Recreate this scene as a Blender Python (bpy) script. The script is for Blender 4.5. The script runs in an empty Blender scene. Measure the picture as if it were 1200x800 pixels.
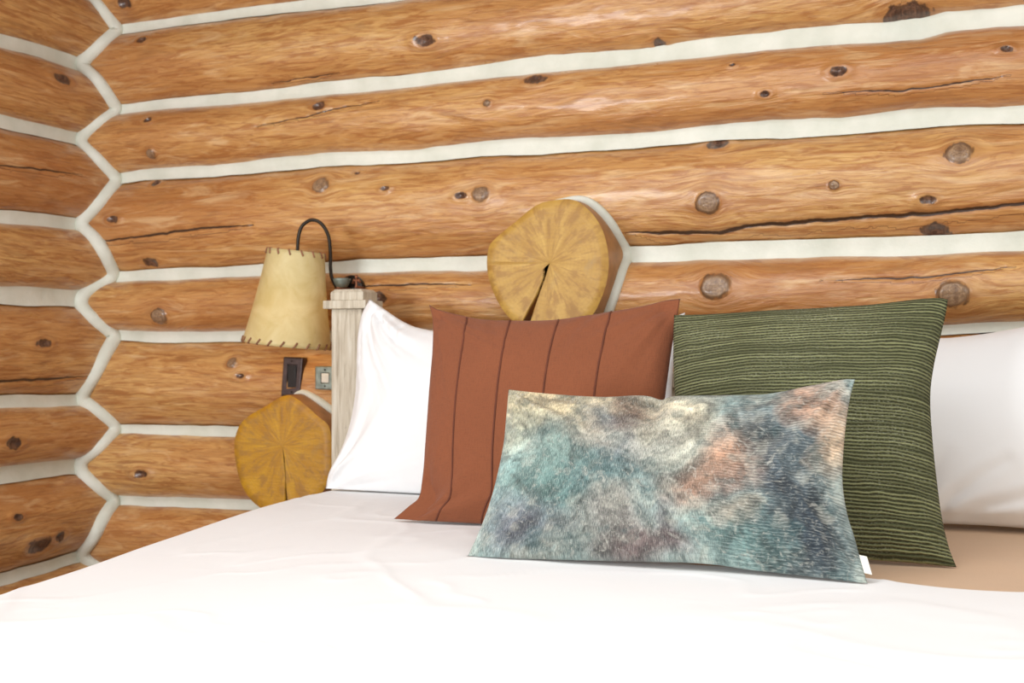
import bpy, bmesh, math, random
import numpy as np
from mathutils import Vector
random.seed(4)
S = bpy.context.scene
COL = S.collection

# ------------------------------------------------------------------ camera
F = 1370.0
YAW = math.radians(21.9)
HOR = 412.0
CX, CY, CZ = 2.65, -3.0, 0.957
ZB = 0.62                      # top of the duvet
ZS = 0.605                     # top of the sheet below it
cam = bpy.data.cameras.new('camera')
camo = bpy.data.objects.new('camera', cam)
COL.objects.link(camo)
camo.location = (CX, CY, CZ)
camo.rotation_euler = (math.radians(90) + math.atan((HOR - 400) / F), 0, YAW)
cam.sensor_width = 36
cam.lens = F / 1200 * 36
cam.clip_start = .05
cam.dof.use_dof = True
cam.dof.focus_distance = 2.05
cam.dof.aperture_fstop = 7.1
S.camera = camo

# ------------------------------------------------------------------ light
S.view_settings.view_transform = 'Standard'
S.view_settings.look = 'None'
S.view_settings.gamma = 1
S.view_settings.use_curve_mapping = False
S.view_settings.exposure = 0.03

w = bpy.data.worlds.new('daylight'); S.world = w; w.use_nodes = True
wb = w.node_tree.nodes['Background']
wb.inputs['Color'].default_value = (.93, .97, 1.0, 1)
wb.inputs['Strength'].default_value = .40

def area(name, loc, target, sx, sy, power, color):
    l = bpy.data.lights.new(name, 'AREA'); l.shape = 'RECTANGLE'
    l.size, l.size_y, l.energy, l.color = sx, sy, power, color
    o = bpy.data.objects.new(name, l); COL.objects.link(o)
    o.location = loc
    o.rotation_euler = (Vector(target) - Vector(loc)).to_track_quat('-Z', 'Y').to_euler()
    return o
area('window_light', (0.40, -4.3, 1.0), (2.0, -0.6, .85), 1.2, 1.0, 104, (.95, .98, 1.0))
area('overhead_fill', (2.1, -2.15, 2.55), (2.1, -2.1, .6), 2.4, 1.5, 46, (.92, .97, 1.0))  # unseen overhead fill, added to brighten the bed

area('side_fill', (4.15, -2.5, 1.15), (.6, -.9, 1.1), 1.0, 1.1, 24, (1, .95, .87))  # added fill from out of view at right, lifts the left wall

# ------------------------------------------------------------------ helpers
sy_, cy_ = math.sin(YAW), math.cos(YAW)
FWD = np.array([-sy_, cy_, 0.]); RGT = np.array([cy_, sy_, 0.]); CAM = np.array([CX, CY, CZ])
def ray(px, py):
    return FWD + RGT * (px - 600) / F + np.array([0, 0, -(py - HOR) / F])
def hit(px, py, p0, n):
    """where the sight line of the photograph meets a real plane of the room"""
    d = ray(px, py); p0 = np.array(p0, float); n = np.array(n, float)
    return CAM + d * (np.dot(p0 - CAM, n) / np.dot(d, n))

def meta(o, label=None, cat=None, group=None, kind=None):
    if label: o['label'] = label
    if cat: o['category'] = cat
    if group: o['group'] = group
    if kind: o['kind'] = kind
    return o
def empty(name, loc=(0, 0, 0), **k):
    o = bpy.data.objects.new(name, None); COL.objects.link(o); o.location = loc
    o.empty_display_size = .05
    return meta(o, **k)
def link(name, me, mat, parent=None, smooth=True):
    if mat: me.materials.append(mat)
    o = bpy.data.objects.new(name, me); COL.objects.link(o)
    if parent:
        o.parent = parent
        o.matrix_parent_inverse = parent.matrix_basis.inverted()
        bpy.context.view_layer.update()
    if smooth:
        for p in me.polygons: p.use_smooth = True
    return o
def from_bm(name, bm, mat, parent=None, smooth=True):
    bmesh.ops.recalc_face_normals(bm, faces=bm.faces[:])
    me = bpy.data.meshes.new(name); bm.to_mesh(me); bm.free()
    return link(name, me, mat, parent, smooth)
def vattr(me, name, arr):
    a = me.attributes.new(name, 'FLOAT_VECTOR', 'POINT')
    a.data.foreach_set('vector', np.asarray(arr, np.float32).reshape(-1))
def bevel(o, wdt, seg=3):
    m = o.modifiers.new('bevel', 'BEVEL'); m.width = wdt; m.segments = seg; m.limit_method = 'ANGLE'
    return o
def bm_box(bm, c, s, taper=1.0):
    """box with centre c, sizes s; top scaled by taper"""
    vs = []
    for k, z in ((1, -1), (taper, 1)):
        for x, y in ((-1, -1), (1, -1), (1, 1), (-1, 1)):
            vs.append(bm.verts.new((c[0] + x * s[0] / 2 * k, c[1] + y * s[1] / 2 * k, c[2] + z * s[2] / 2)))
    for f in ((3, 2, 1, 0), (4, 5, 6, 7), (0, 1, 5, 4), (1, 2, 6, 5), (2, 3, 7, 6), (3, 0, 4, 7)):
        bm.faces.new([vs[i] for i in f])
def bm_tube(bm, pts, r, seg=12, cap=True, closed=False):
    pts = [Vector(p) for p in pts]; n = len(pts)
    rs = r if hasattr(r, '__len__') else [r] * n
    rings = []; nrm = None
    for i, p in enumerate(pts):
        if closed: t = (pts[(i + 1) % n] - pts[i - 1]).normalized()
        else: t = (pts[min(i + 1, n - 1)] - pts[max(i - 1, 0)]).normalized()
        if nrm is None:
            nrm = t.orthogonal().normalized()
        nrm = (nrm - t * nrm.dot(t)).normalized(); b = t.cross(nrm)
        rings.append([bm.verts.new(p + (nrm * math.cos(a) + b * math.sin(a)) * rs[i])
                      for a in [2 * math.pi * k / seg for k in range(seg)]])
    m = n if closed else n - 1
    for i in range(m):
        A, B = rings[i], rings[(i + 1) % n]
        if closed and i == n - 1:      # best twist match
            k0 = min(range(seg), key=lambda k: (A[0].co - B[k].co).length)
        else: k0 = 0
        for k in range(seg):
            bm.faces.new((A[k], A[(k + 1) % seg], B[(k + 1 + k0) % seg], B[(k + k0) % seg]))
    if cap and not closed:
        bm.faces.new(rings[0][::-1]); bm.faces.new(rings[-1])
def bm_lathe(bm, prof, seg=48, M=None, caps=True):
    rings = []
    for r, z in prof:
        rings.append([bm.verts.new((r * math.cos(2 * math.pi * k / seg), r * math.sin(2 * math.pi * k / seg), z)) for k in range(seg)])
    for A, B in zip(rings, rings[1:]):
        for k in range(seg): bm.faces.new((A[k], A[(k + 1) % seg], B[(k + 1) % seg], B[k]))
    if caps:
        bm.faces.new(rings[0][::-1]); bm.faces.new(rings[-1])
    if M is not None:
        vs = [v for r_ in rings for v in r_]
        bmesh.ops.transform(bm, matrix=M, verts=vs)
def smooth_path(pts, n, closed=False):
    """Catmull-Rom resample, returns (n,dim)"""
    P = np.array(pts, float)
    if closed: Q = np.vstack([P[-1], P, P[0], P[1]])
    else: Q = np.vstack([2 * P[0] - P[1], P, 2 * P[-1] - P[-2]])
    out = []
    for i in range(1, len(Q) - 2):
        for t in np.linspace(0, 1, 24, endpoint=False):
            a, b, c, d = Q[i - 1], Q[i], Q[i + 1], Q[i + 2]
            out.append(.5 * (2 * b + (c - a) * t + (2 * a - 5 * b + 4 * c - d) * t * t + (3 * b - a - 3 * c + d) * t ** 3))
    out.append(Q[-2]); out = np.array(out)
    L = np.r_[0, np.cumsum(np.linalg.norm(np.diff(out, axis=0), axis=1))]
    s = np.linspace(0, L[-1], n + (1 if closed else 0))
    r = np.stack([np.interp(s, L, out[:, k]) for k in range(out.shape[1])], 1)
    return r[:-1] if closed else r
_rng = np.random.RandomState(11)
_T = _rng.rand(256, 256)
def vnoise(x, y):
    x = np.asarray(x, float); y = np.asarray(y, float)
    x, y = np.broadcast_arrays(x, y)
    xi = np.floor(x).astype(int); yi = np.floor(y).astype(int)
    fx = x - xi; fy = y - yi; fx = fx * fx * (3 - 2 * fx); fy = fy * fy * (3 - 2 * fy)
    g = lambda a, b: _T[a % 256, b % 256]
    return (g(xi, yi) * (1 - fx) + g(xi + 1, yi) * fx) * (1 - fy) + (g(xi, yi + 1) * (1 - fx) + g(xi + 1, yi + 1) * fx) * fy
def fbm(x, y, o=5):
    v = 0; a = .5; t = 0
    for k in range(o):
        v = v + a * vnoise(x * 2 ** k + 17.3 * k, y * 2 ** k + 9.1 * k); t += a; a *= .5
    return v / t
def sstep(a, b, x):
    t = np.clip((x - a) / (b - a), 0, 1); return t * t * (3 - 2 * t)

# ------------------------------------------------------------------ materials
class NT:
    def __init__(s, name):
        s.m = bpy.data.materials.new(name); s.m.use_nodes = True
        s.t = s.m.node_tree; s.b = s.t.nodes['Principled BSDF']
    def n(s, typ, ins=None, **k):
        nd = s.t.nodes.new(typ)
        for a, b in k.items(): setattr(nd, a, b)
        for a, b in (ins or {}).items():
            if isinstance(b, bpy.types.NodeSocket): s.t.links.new(b, nd.inputs[a])
            else: nd.inputs[a].default_value = b
        return nd
    def attr(s, nm): return s.n('ShaderNodeAttribute', attribute_name=nm).outputs['Vector']
    def math(s, op, a, b=0., c=None):
        d = {0: a, 1: b}
        if c is not None: d[2] = c
        return s.n('ShaderNodeMath', d, operation=op).outputs[0]
    def scale(s, vec, sc):
        return s.n('ShaderNodeVectorMath', {0: vec, 1: sc}, operation='MULTIPLY').outputs[0]
    def noise(s, vec, scale=1., detail=4., rough=.55, dist=0.):
        return s.n('ShaderNodeTexNoise', {'Vector': vec, 'Scale': scale, 'Detail': detail, 'Roughness': rough, 'Distortion': dist}).outputs['Fac']
    def ramp(s, fac, stops):
        r = s.n('ShaderNodeValToRGB', {0: fac}); e = r.color_ramp.elements
        while len(e) < len(stops): e.new(.5)
        for q, (p, c) in zip(e, stops):
            q.position = p; q.color = (*c, 1) if len(c) == 3 else c
        return r.outputs[0]
    def mix(s, fac, a, b, mode='MIX'):
        nd = s.n('ShaderNodeMix', data_type='RGBA', blend_type=mode)
        for i, v in ((0, fac), (6, a), (7, b)):
            if isinstance(v, bpy.types.NodeSocket): s.t.links.new(v, nd.inputs[i])
            elif i == 0: nd.inputs[i].default_value = v
            else: nd.inputs[i].default_value = (*v, 1)
        return nd.outputs[2]
    def bump(s, h, st=.3, d=.01, prev=None):
        i = {'Height': h, 'Strength': st, 'Distance': d}
        if prev is not None: i['Normal'] = prev
        return s.n('ShaderNodeBump', i).outputs[0]
    def out(s, col=None, rough=None, nrm=None, **k):
        for nm, v in (('Base Color', col), ('Roughness', rough), ('Normal', nrm)):
            if v is None: continue
            if isinstance(v, bpy.types.NodeSocket): s.t.links.new(v, s.b.inputs[nm])
            else: s.b.inputs[nm].default_value = (*v, 1) if nm == 'Base Color' else v
        for nm, v in k.items(): s.b.inputs[nm.replace('_', ' ')].default_value = v
        return s.m

def wood_log():
    t = NT('peeled log wood')
    g = t.attr('grain'); k = t.attr('mark')
    ks = t.n('ShaderNodeSeparateXYZ', {0: k})
    hue = t.noise(t.scale(g, (1.0, 3.0, 1)), 1, 3)
    fig = t.noise(t.scale(g, (1.8, 11, 1)), 1, 4, .55, .4)
    cont = t.math('SINE', t.math('MULTIPLY', fig, 75.))
    cont = t.math('MULTIPLY_ADD', cont, .5, .5)
    streak = t.noise(t.scale(g, (5, 190, 1)), 1, 5, .7, .3)
    blot = t.noise(t.scale(g, (9, 75, 1)), 1, 4, .65, 1.0)
    pale = t.noise(t.scale(g, (5, 30, 1)), 1, 4, .6, .8)
    base = t.ramp(hue, [(.3, (.50, .225, .075)), (.5, (.61, .32, .112)), (.7, (.69, .42, .155))])
    base = t.mix(t.math('MULTIPLY', cont, .36), base, (.42, .165, .042))
    base = t.mix(t.math('MULTIPLY', t.ramp(blot, [(.49, (0, 0, 0)), (.60, (1, 1, 1))]), .72), base, (.37, .135, .034))
    base = t.mix(t.math('MULTIPLY', t.ramp(pale, [(.30, (1, 1, 1)), (.46, (0, 0, 0))]), .55), base, (.80, .56, .30))
    base = t.mix(t.math('MULTIPLY', t.ramp(streak, [(.36, (1, 1, 1)), (.50, (0, 0, 0))]), .45), base, (.33, .13, .045))
    base = t.mix(t.math('MULTIPLY', t.ramp(pale, [(.56, (0, 0, 0)), (.70, (1, 1, 1))]), .5), base, (.30, .135, .05))
    # knots: halo, wood, rim, heart
    fn = t.noise(t.scale(g, (90, 130, 1)), 1, 4, .7)
    e = t.math('ADD', ks.outputs[0], t.math('MULTIPLY_ADD', fn, .9, -.45))
    base = t.mix(t.math('MULTIPLY', t.ramp(e, [(.35, (1, 1, 1)), (.9, (0, 0, 0))]), 0.), base, base)
    halo = t.n('ShaderNodeMapRange', {0: e, 1: 2.3, 2: 1.0, 3: 0., 4: .5}).outputs[0]
    base = t.mix(halo, base, (.36, .15, .05))
    plug = t.mix(t.ramp(fn, [(.35, (0, 0, 0)), (.65, (1, 1, 1))]), (.20, .115, .065), (.42, .27, .15))
    dark = t.mix(t.ramp(fn, [(.42, (0, 0, 0)), (.7, (1, 1, 1))]), (.06, .028, .018), (.26, .13, .075))
    kcol = t.mix(ks.outputs[1], dark, plug)
    ring_ = t.math('MULTIPLY_ADD', t.math('SINE', t.math('MULTIPLY', e, 22.)), .15, .15)
    kcol = t.mix(ring_, kcol, (.10, .05, .03))
    base = t.mix(t.n('ShaderNodeMapRange', {0: e, 1: 1.1, 2: .92, 3: 0., 4: 1.}).outputs[0], base, kcol)
    rim = t.math('ABSOLUTE', t.math('SUBTRACT', e, 1.04))
    base = t.mix(t.math('MULTIPLY', t.n('ShaderNodeMapRange', {0: rim, 1: .16, 2: .04, 3: 0., 4: .75}).outputs[0], t.n('ShaderNodeMapRange', {0: pale, 1: .4, 2: .52, 3: .35, 4: 1.}).outputs[0]), base, (.06, .028, .015))
    cr = t.math('ABSOLUTE', t.math('ADD', ks.outputs[2], t.math('MULTIPLY_ADD', fn, .8, -.4)))
    base = t.mix(t.n('ShaderNodeMapRange', {0: cr, 1: 2.6, 2: 1.2, 3: 0., 4: .35}).outputs[0], base, (.25, .09, .03))
    base = t.mix(t.n('ShaderNodeMapRange', {0: cr, 1: 1.2, 2: .8, 3: 0., 4: .95}).outputs[0], base, (.03, .013, .007))
    h = t.math('ADD', t.math('MULTIPLY', blot, .9), t.math('MULTIPLY', streak, .5))
    nb = t.bump(pale, .5, .012, t.bump(h, .6, .004))
    r = t.ramp(blot, [(.3, (.26,) * 3), (.7, (.42,) * 3)])
    return t.out(base, r, nb, Specular_IOR_Level=.5, Coat_Weight=.3, Coat_Roughness=.2)
def chinking():
    t = NT('pale chinking mortar')
    c = t.n('ShaderNodeTexCoord').outputs['Object']
    n1 = t.noise(c, 9, 4); n2 = t.noise(c, 160, 3)
    col = t.ramp(n1, [(.3, (.64, .67, .58)), (.7, (.79, .81, .73))])
    return t.out(col, .75, t.bump(n2, .25, .003, t.bump(n1, .3, .02)))
def cut_end(col_a, col_b, grey):
    t = NT('cut log end grain')
    g = t.attr('polar')       # (angle, radius 0..1, depth)
    sp = t.n('ShaderNodeSeparateXYZ', {0: g})
    ca = t.math('COSINE', sp.outputs[0]); sa = t.math('SINE', sp.outputs[0])
    cv = t.n('ShaderNodeCombineXYZ', {0: ca, 1: sa, 2: t.math('MULTIPLY', sp.outputs[1], .55)}).outputs[0]
    rad = t.noise(cv, 7.5, 5, .6)
    big = t.noise(cv, 2.6, 3)
    pos = t.attr('flat')
    ph = t.noise(pos, 14, 4, .6, .6)
    ring = t.math('SINE', t.math('MULTIPLY_ADD', sp.outputs[1], 105., t.math('MULTIPLY', ph, 9.)))
    chop = t.noise(t.scale(pos, (30, 130, 30)), 1, 3)
    col = t.ramp(big, [(.3, col_a), (.7, col_b)])
    col = t.mix(t.math('MULTIPLY', t.ramp(rad, [(.48, (0, 0, 0)), (.60, (1, 1, 1))]), .7), col, (.33, .16, .03))
    col = t.mix(t.math('MULTIPLY', t.ramp(ring, [(.2, (0, 0, 0)), (1, (1, 1, 1))]), .14), col, (.34, .17, .04))
    col = t.mix(t.math('MULTIPLY', t.ramp(ph, [(.58, (0, 0, 0)), (.74, (1, 1, 1))]), .3), col, grey)
    col = t.mix(t.math('MULTIPLY', t.ramp(chop, [(.35, (1, 1, 1)), (.5, (0, 0, 0))]), .18), col, (.40, .2, .05))
    return t.out(col, .5, t.bump(t.math('ADD', rad, chop), .35, .004))
def linen(name, col, fine=900., bump=.12, rough=.85, var=.06, sheen=.2):
    t = NT(name)
    uv = t.attr('cloth')
    n = t.noise(t.scale(uv, (1, 1, 1)), 7, 4)
    a = t.noise(t.scale(uv, (fine, 60, 1)), 1, 2); b = t.noise(t.scale(uv, (60, fine, 1)), 1, 2)
    wv = t.math('ADD', a, b)
    c = t.mix(t.math('MULTIPLY', n, 1.), tuple(x * (1 - var) for x in col), tuple(min(1, x * (1 + var)) for x in col))
    c = t.mix(t.math('MULTIPLY', t.ramp(wv, [(.75, (1, 1, 1)), (1.1, (0, 0, 0))]), var * 3), c, tuple(x * .6 for x in col))
    return t.out(c, rough, t.bump(wv, bump, .002), Sheen_Weight=sheen)
def white_cotton():
    t = NT('white cotton')
    c = t.n('ShaderNodeTexCoord').outputs['Object']
    n = t.noise(c, 700, 2)
    soft = t.noise(c, 9, 3, .5, .8)
    return t.out((.82, .825, .83), .85, t.bump(n, .06, .001, t.bump(soft, .12, .01)), Sheen_Weight=.15)
def plain(name, col, rough=.5, metal=0., nscale=30., var=.15, bump=.1):
    t = NT(name)
    c = t.n('ShaderNodeTexCoord').outputs['Object']
    n = t.noise(c, nscale, 4)
    col2 = t.ramp(n, [(.3, tuple(x * (1 - var) for x in col)), (.7, tuple(min(1, x * (1 + var)) for x in col))])
    return t.out(col2, rough, t.bump(n, bump, .003), Metallic=metal)
def ribbed_green():
    t = NT('ribbed green weave')
    uv = t.attr('cloth'); sp = t.n('ShaderNodeSeparateXYZ', {0: uv})
    wob = t.noise(t.scale(uv, (11, 22, 1)), 1, 4)
    v = t.math('ADD', sp.outputs[1], t.math('MULTIPLY', wob, .013))
    ph = t.math('MULTIPLY', v, 2 * math.pi / .0062)
    rib = t.math('MULTIPLY_ADD', t.math('SINE', ph), .5, .5)
    fuz = t.noise(t.scale(uv, (260, 480, 1)), 1, 3, .7)
    reg = t.noise(t.scale(uv, (6, 7, 1)), 1, 3)
    rowi = t.noise(t.n('ShaderNodeCombineXYZ', {0: t.math('MULTIPLY', sp.outputs[0], 3.), 1: t.math('MULTIPLY', v, 110.)}).outputs[0], 1, 2)
    col = t.ramp(rib, [(.0, (.014, .015, .004)), (.4, (.100, .104, .036)), (.9, (.27, .28, .13))])
    col = t.mix(t.math('MULTIPLY', t.ramp(fuz, [(.50, (0, 0, 0)), (.66, (1, 1, 1))]), t.math('MULTIPLY_ADD', reg, 2.4, -.75)), col, (.46, .48, .33))
    col = t.mix(t.math('MULTIPLY', t.ramp(rowi, [(.35, (1, 1, 1)), (.6, (0, 0, 0))]), .7), col, (.040, .044, .013))
    h = t.math('ADD', rib, t.math('MULTIPLY', fuz, .8))
    return t.out(col, .95, t.bump(h, .9, .004), Sheen_Weight=0.)
def painted_linen():
    t = NT('painted linen')
    a = t.attr('paint'); uv = t.attr('cloth')
    fa = t.noise(t.scale(uv, (900, 120, 1)), 1, 3, .7); fb = t.noise(t.scale(uv, (90, 620, 1)), 1, 3, .7)
    sp = t.n('ShaderNodeSeparateXYZ', {0: uv})
    side = t.ramp(t.math('MULTIPLY', sp.outputs[0], 1.6), [(.52, (0, 0, 0)), (.68, (1, 1, 1))])
    row = t.math('MULTIPLY_ADD', t.math('SINE', t.math('MULTIPLY', t.math('ADD', sp.outputs[1], t.math('MULTIPLY', t.noise(t.scale(uv, (12, 12, 1)), 1, 3), .010)), 2 * math.pi / .0048)), .5, .5)
    fb = t.math('ADD', t.math('MULTIPLY', fb, .9), t.math('MULTIPLY', row, .11))
    wv = t.mix(side, fa, fb)
    blot = t.noise(uv, 70, 7, .8, 1.2)
    blo2 = t.noise(t.scale(uv, (1, 1, 1)), 38, 6, .75, 2.5)
    c = t.mix(t.math('MULTIPLY', t.ramp(blot, [(.38, (1, 1, 1)), (.50, (0, 0, 0))]), .6), a, t.mix(1.0, a, (.42, .50, .52), 'MULTIPLY'))
    c = t.mix(t.math('MULTIPLY', t.ramp(blo2, [(.54, (0, 0, 0)), (.66, (1, 1, 1))]), .55), c, (.56, .55, .48))
    c = t.mix(t.math('MULTIPLY', t.ramp(wv, [(.40, (1, 1, 1)), (.56, (0, 0, 0))]), .72), c, t.mix(1.0, c, (.26, .28, .30), 'MULTIPLY'))
    c = t.mix(t.math('MULTIPLY', t.ramp(wv, [(.54, (0, 0, 0)), (.68, (1, 1, 1))]), .35), c, (.52, .54, .50))
    return t.out(c, .9, t.bump(wv, .6, .003), Sheen_Weight=.1)
def rawhide():
    t = NT('rawhide parchment')
    c = t.n('ShaderNodeTexCoord').outputs['Object']
    n = t.noise(c, 14, 4, .6, .8)
    col = t.ramp(n, [(.3, (.72, .60, .27)), (.7, (.86, .77, .46))])
    t.out(col, .42, t.bump(n, .15, .004))
    t.b.inputs['Transmission Weight'].default_value = 0
    tr = t.n('ShaderNodeBsdfTranslucent', {'Color': col})
    mx = t.n('ShaderNodeMixShader', {0: .35, 1: t.b.outputs[0], 2: tr.outputs[0]})
    t.t.links.new(mx.outputs[0], t.t.nodes['Material Output'].inputs[0])
    return t.m
def whitewash():
    t = NT('whitewashed wood')
    c = t.n('ShaderNodeTexCoord').outputs['Object']
    g = t.noise(t.scale(c, (90, 90, 7)), 1, 5, .65, .5)
    sp = t.noise(c, 22, 4, .6)
    col = t.ramp(g, [(.3, (.34, .28, .20)), (.5, (.56, .50, .39)), (.72, (.70, .66, .57))])
    col = t.mix(t.math('MULTIPLY', t.ramp(sp, [(.64, (0, 0, 0)), (.74, (1, 1, 1))]), .6), col, (.22, .16, .13))
    return t.out(col, .6, t.bump(g, .3, .003))

LOG = wood_log(); CHK = chinking(); WHITE = white_cotton()
RUST = linen('rust linen', (.215, .062, .021), 600, .35, .9, .12, .08)
SHEET = linen('shade-tinted sheet', (.62, .42, .265), 900, .06, .85, .03, .1)  # tan colour stands for warm shade on white bedding
GREEN = ribbed_green(); PAINT = painted_linen(); HIDE = rawhide(); WASH = whitewash()
BLACK = plain('dark bronze metal', (.035, .028, .022), .38, .8, 40, .3)
PEWT = plain('grey green patina metal', (.23, .27, .24), .45, .6, 60, .3)
COPP = plain('copper brown metal', (.26, .10, .05), .45, .7, 60, .3)
SEAM = plain('rust seam thread', (.12, .032, .014), .9)
LACE = plain('brown leather lacing', (.27, .12, .06), .7)
BARK = plain('smoothed log side', (.40, .20, .075), .5, 0, 20, .25)
PLATE = plain('dark bronze cover plate', (.075, .055, .055), .4, .6, 40, .35)
HOLE = plain('black socket plastic', (.012, .012, .014), .3)
TAG = plain('white woven tag', (.75, .73, .66), .8)
OAK = plain('floor boards', (.30, .17, .08), .45, 0, 8, .3)

# ------------------------------------------------------------------ log walls
BULGE = .082
class Wall:
    """s runs along the wall away from the corner, out is the distance from the mortar plane into the room"""
    def __init__(s, side): s.side = side
    def pt(s, a, out, z):
        return (a, -out, z) if s.side == 'back' else (out, -a, z)
    def unproj(s, px, py, out=.008):
        if s.side == 'back': p = hit(px, py, (0, -out, 0), (0, 1, 0)); return p[0], p[2]
        p = hit(px, py, (out, 0, 0), (1, 0, 0)); return -p[1], p[2]
    def setup(s, lines, smax):
        s.smax = smax; s.lines = []
        for i, (pts, th) in enumerate(lines):
            q = np.array([s.unproj(*p) for p in pts]); q = q[np.argsort(q[:, 0])]
            depth = 3.2 if s.side == 'back' else 3.4
            tt = np.atleast_1d(np.array(th, float)) * depth / F
            s.lines.append((q[:, 0], q[:, 1], tt, i))
        pitch = .25
        top = s.lines[0]; bot = s.lines[-1]; k = 50
        z = float(np.mean(top[1])) + pitch
        while z < 2.75:
            s.lines.insert(0, (np.array([0., 1.]), np.array([z, z]), np.array([.035]), k)); z += pitch; k += 1
        z = float(np.mean(bot[1])) - pitch
        while z > .05:
            s.lines.append((np.array([0., 1.]), np.array([z, z]), np.array([.035]), k)); z -= pitch; k += 1
    def line(s, i, a):
        X, Z, T, seed = s.lines[i]
        a = np.asarray(a, float)
        z = np.interp(a, X, Z)
        over = np.clip(a - X[-1], 0, None)
        z = z + over * .004 + np.where(over > 0, (fbm(a * 1.3 + 7 * seed, seed + .5 + 0 * a, 3) - .5) * .05 * np.clip(over * 3, 0, 1), 0)
        th = np.interp(a, np.linspace(X[0], X[-1], len(T)), T) if len(T) > 1 else np.full_like(a, T[0])
        wob = (fbm(a * 9 + 31 * seed, seed * 1.7 + 0 * a, 3) - .5)
        return z + wob * .006, th * (1 + (fbm(a * 6 + 13 * seed, 4.2 + 0 * a, 3) - .5) * .5)
    def out(s, a, z):
        """distance of the log face from the mortar plane"""
        a = float(a)
        for i in range(len(s.lines) - 1):
            z1, t1 = s.line(i, a); z0, t0 = s.line(i + 1, a)
            hi = float(z1 - t1 / 2); lo = float(z0 + t0 / 2)
            if lo <= z <= hi:
                t = (z - (lo + hi) / 2) / ((hi - lo) / 2)
                return float(s.arc(t, (hi - lo) / 2))
        return .008
    @staticmethod
    def arc(t, half):
        R = (half ** 2 + BULGE ** 2) / (2 * BULGE)
        R = np.maximum(R, half)
        return np.sqrt(np.maximum(R * R - (t * half) ** 2, 0)) - (R - BULGE)
    def build(s, knots, cracks):
        root = empty('wall_' + s.side, (0, 0, 0), kind='structure')
        KN = [(*s.unproj(px, py, .05), r, kd) for px, py, r, kd in knots]
        CR = []
        for pts, wd in cracks:
            q = np.array([s.unproj(px, py, .07) for px, py in pts]); q = q[np.argsort(q[:, 0])]
            CR.append((q, wd))
        for i in range(len(s.lines) - 1):
            zm = float(s.line(i, 1.)[0])
            if zm < .3: step = .03
            else: step = .0045
            if s.side == 'left': smax_f = 1.2
            else: smax_f = s.smax
            a = np.arange(-.06, smax_f, step)
            if s.smax > smax_f: a = np.r_[a, np.arange(smax_f, s.smax, .03)]
            nt = 72 if zm > .3 else 16
            t = np.sin(np.linspace(-1, 1, nt) * math.pi / 2 * .93) / math.sin(math.pi / 2 * .93) * 1.07
            z1, t1 = s.line(i, a); z0, t0 = s.line(i + 1, a)
            hi = z1 - t1 / 2; lo = z0 + t0 / 2
            A, T = np.meshgrid(a, t, indexing='ij')
            half = ((hi - lo) / 2)[:, None]; mid = ((hi + lo) / 2)[:, None]
            Z = mid + T * half
            O = s.arc(np.clip(T, -1, 1), half) - np.clip(np.abs(T) - 1, 0, 1) * .35
            seed = s.lines[i][3] * 3.7 + (40 if s.side == 'left' else 0)
            O = O + (fbm(A * 2.2 + seed, Z * 9, 4) - .5) * .016 * (1 - np.clip(np.abs(T), 0, 1) ** 4)
            O = O + (fbm(A * 12 + seed, Z * 40, 3) - .5) * .0035
            warp = np.zeros_like(A); kd_ = np.full_like(A, 3.); kk = np.zeros_like(A); cd = np.full_like(A, 6.)
            wrow = (fbm(a * 1.5 + seed, 3.1 + 0 * a, 3) - .5) * .03
            for (ka, kz, r, kd) in KN:
                dx = (A - ka) / (1.2 if kd else 1.9); dz = Z - kz; d = np.sqrt(dx * dx + dz * dz)
                e = d * (1 + (.35 if kd else .9) * (fbm(A * 60, Z * 60, 2) - .5)) / r
                warp += -dz / (d + .2 * r) * r * 1.3 * np.exp(-(d / (2.6 * r)) ** 2) * 1.1
                kk = np.where(e < kd_, kd, kk); kd_ = np.minimum(kd_, e)
                if kd == 1: O += (1 - sstep(r * .85, r * 1.15, d)) * .007
                else: O += -(1 - sstep(0, r, d)) * .006 + np.exp(-((d - r * 1.5) / (r * .7)) ** 2) * .005
            for q, wd in CR:
                zc = np.interp(A, q[:, 0], q[:, 1]) + (fbm(A * 30, 2.2 + 0 * A, 3) - .5) * .007
                endf = np.clip(np.minimum(A - q[0, 0], q[-1, 0] - A) / .12, .0, 1)
                wdt = wd * (endf + .02) * (.6 + .8 * fbm(A * 14, 8.1 + 0 * A, 3))
                sd = np.clip(np.where((A > q[0, 0]) & (A < q[-1, 0]), (Z - zc) / wdt, 6.), -6, 6)
                cd = np.where(np.abs(sd) < np.abs(cd), sd, cd)
                O -= (1 - sstep(.5, 2.2, np.abs(sd))) * .006
            P = np.empty(A.shape + (3,))
            if s.side == 'back': P[..., 0], P[..., 1] = A, -O
            else: P[..., 0], P[..., 1] = O, -A
            P[..., 2] = Z
            G = np.stack([A, Z + warp + wrow[:, None] + .15 * O, np.full_like(A, seed)], -1)
            n, m_ = A.shape
            idx = np.arange(n * m_).reshape(n, m_)
            q = np.stack([idx[:-1, :-1], idx[1:, :-1], idx[1:, 1:], idx[:-1, 1:]], -1).reshape(-1, 4)
            if s.side != 'back': q = q[:, ::-1]
            me = bpy.data.meshes.new('log'); me.from_pydata(P.reshape(-1, 3).tolist(), [], q.tolist())
            vattr(me, 'grain', G); vattr(me, 'mark', np.stack([kd_, kk, cd], -1))
            link('log', me, LOG, root)
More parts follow.
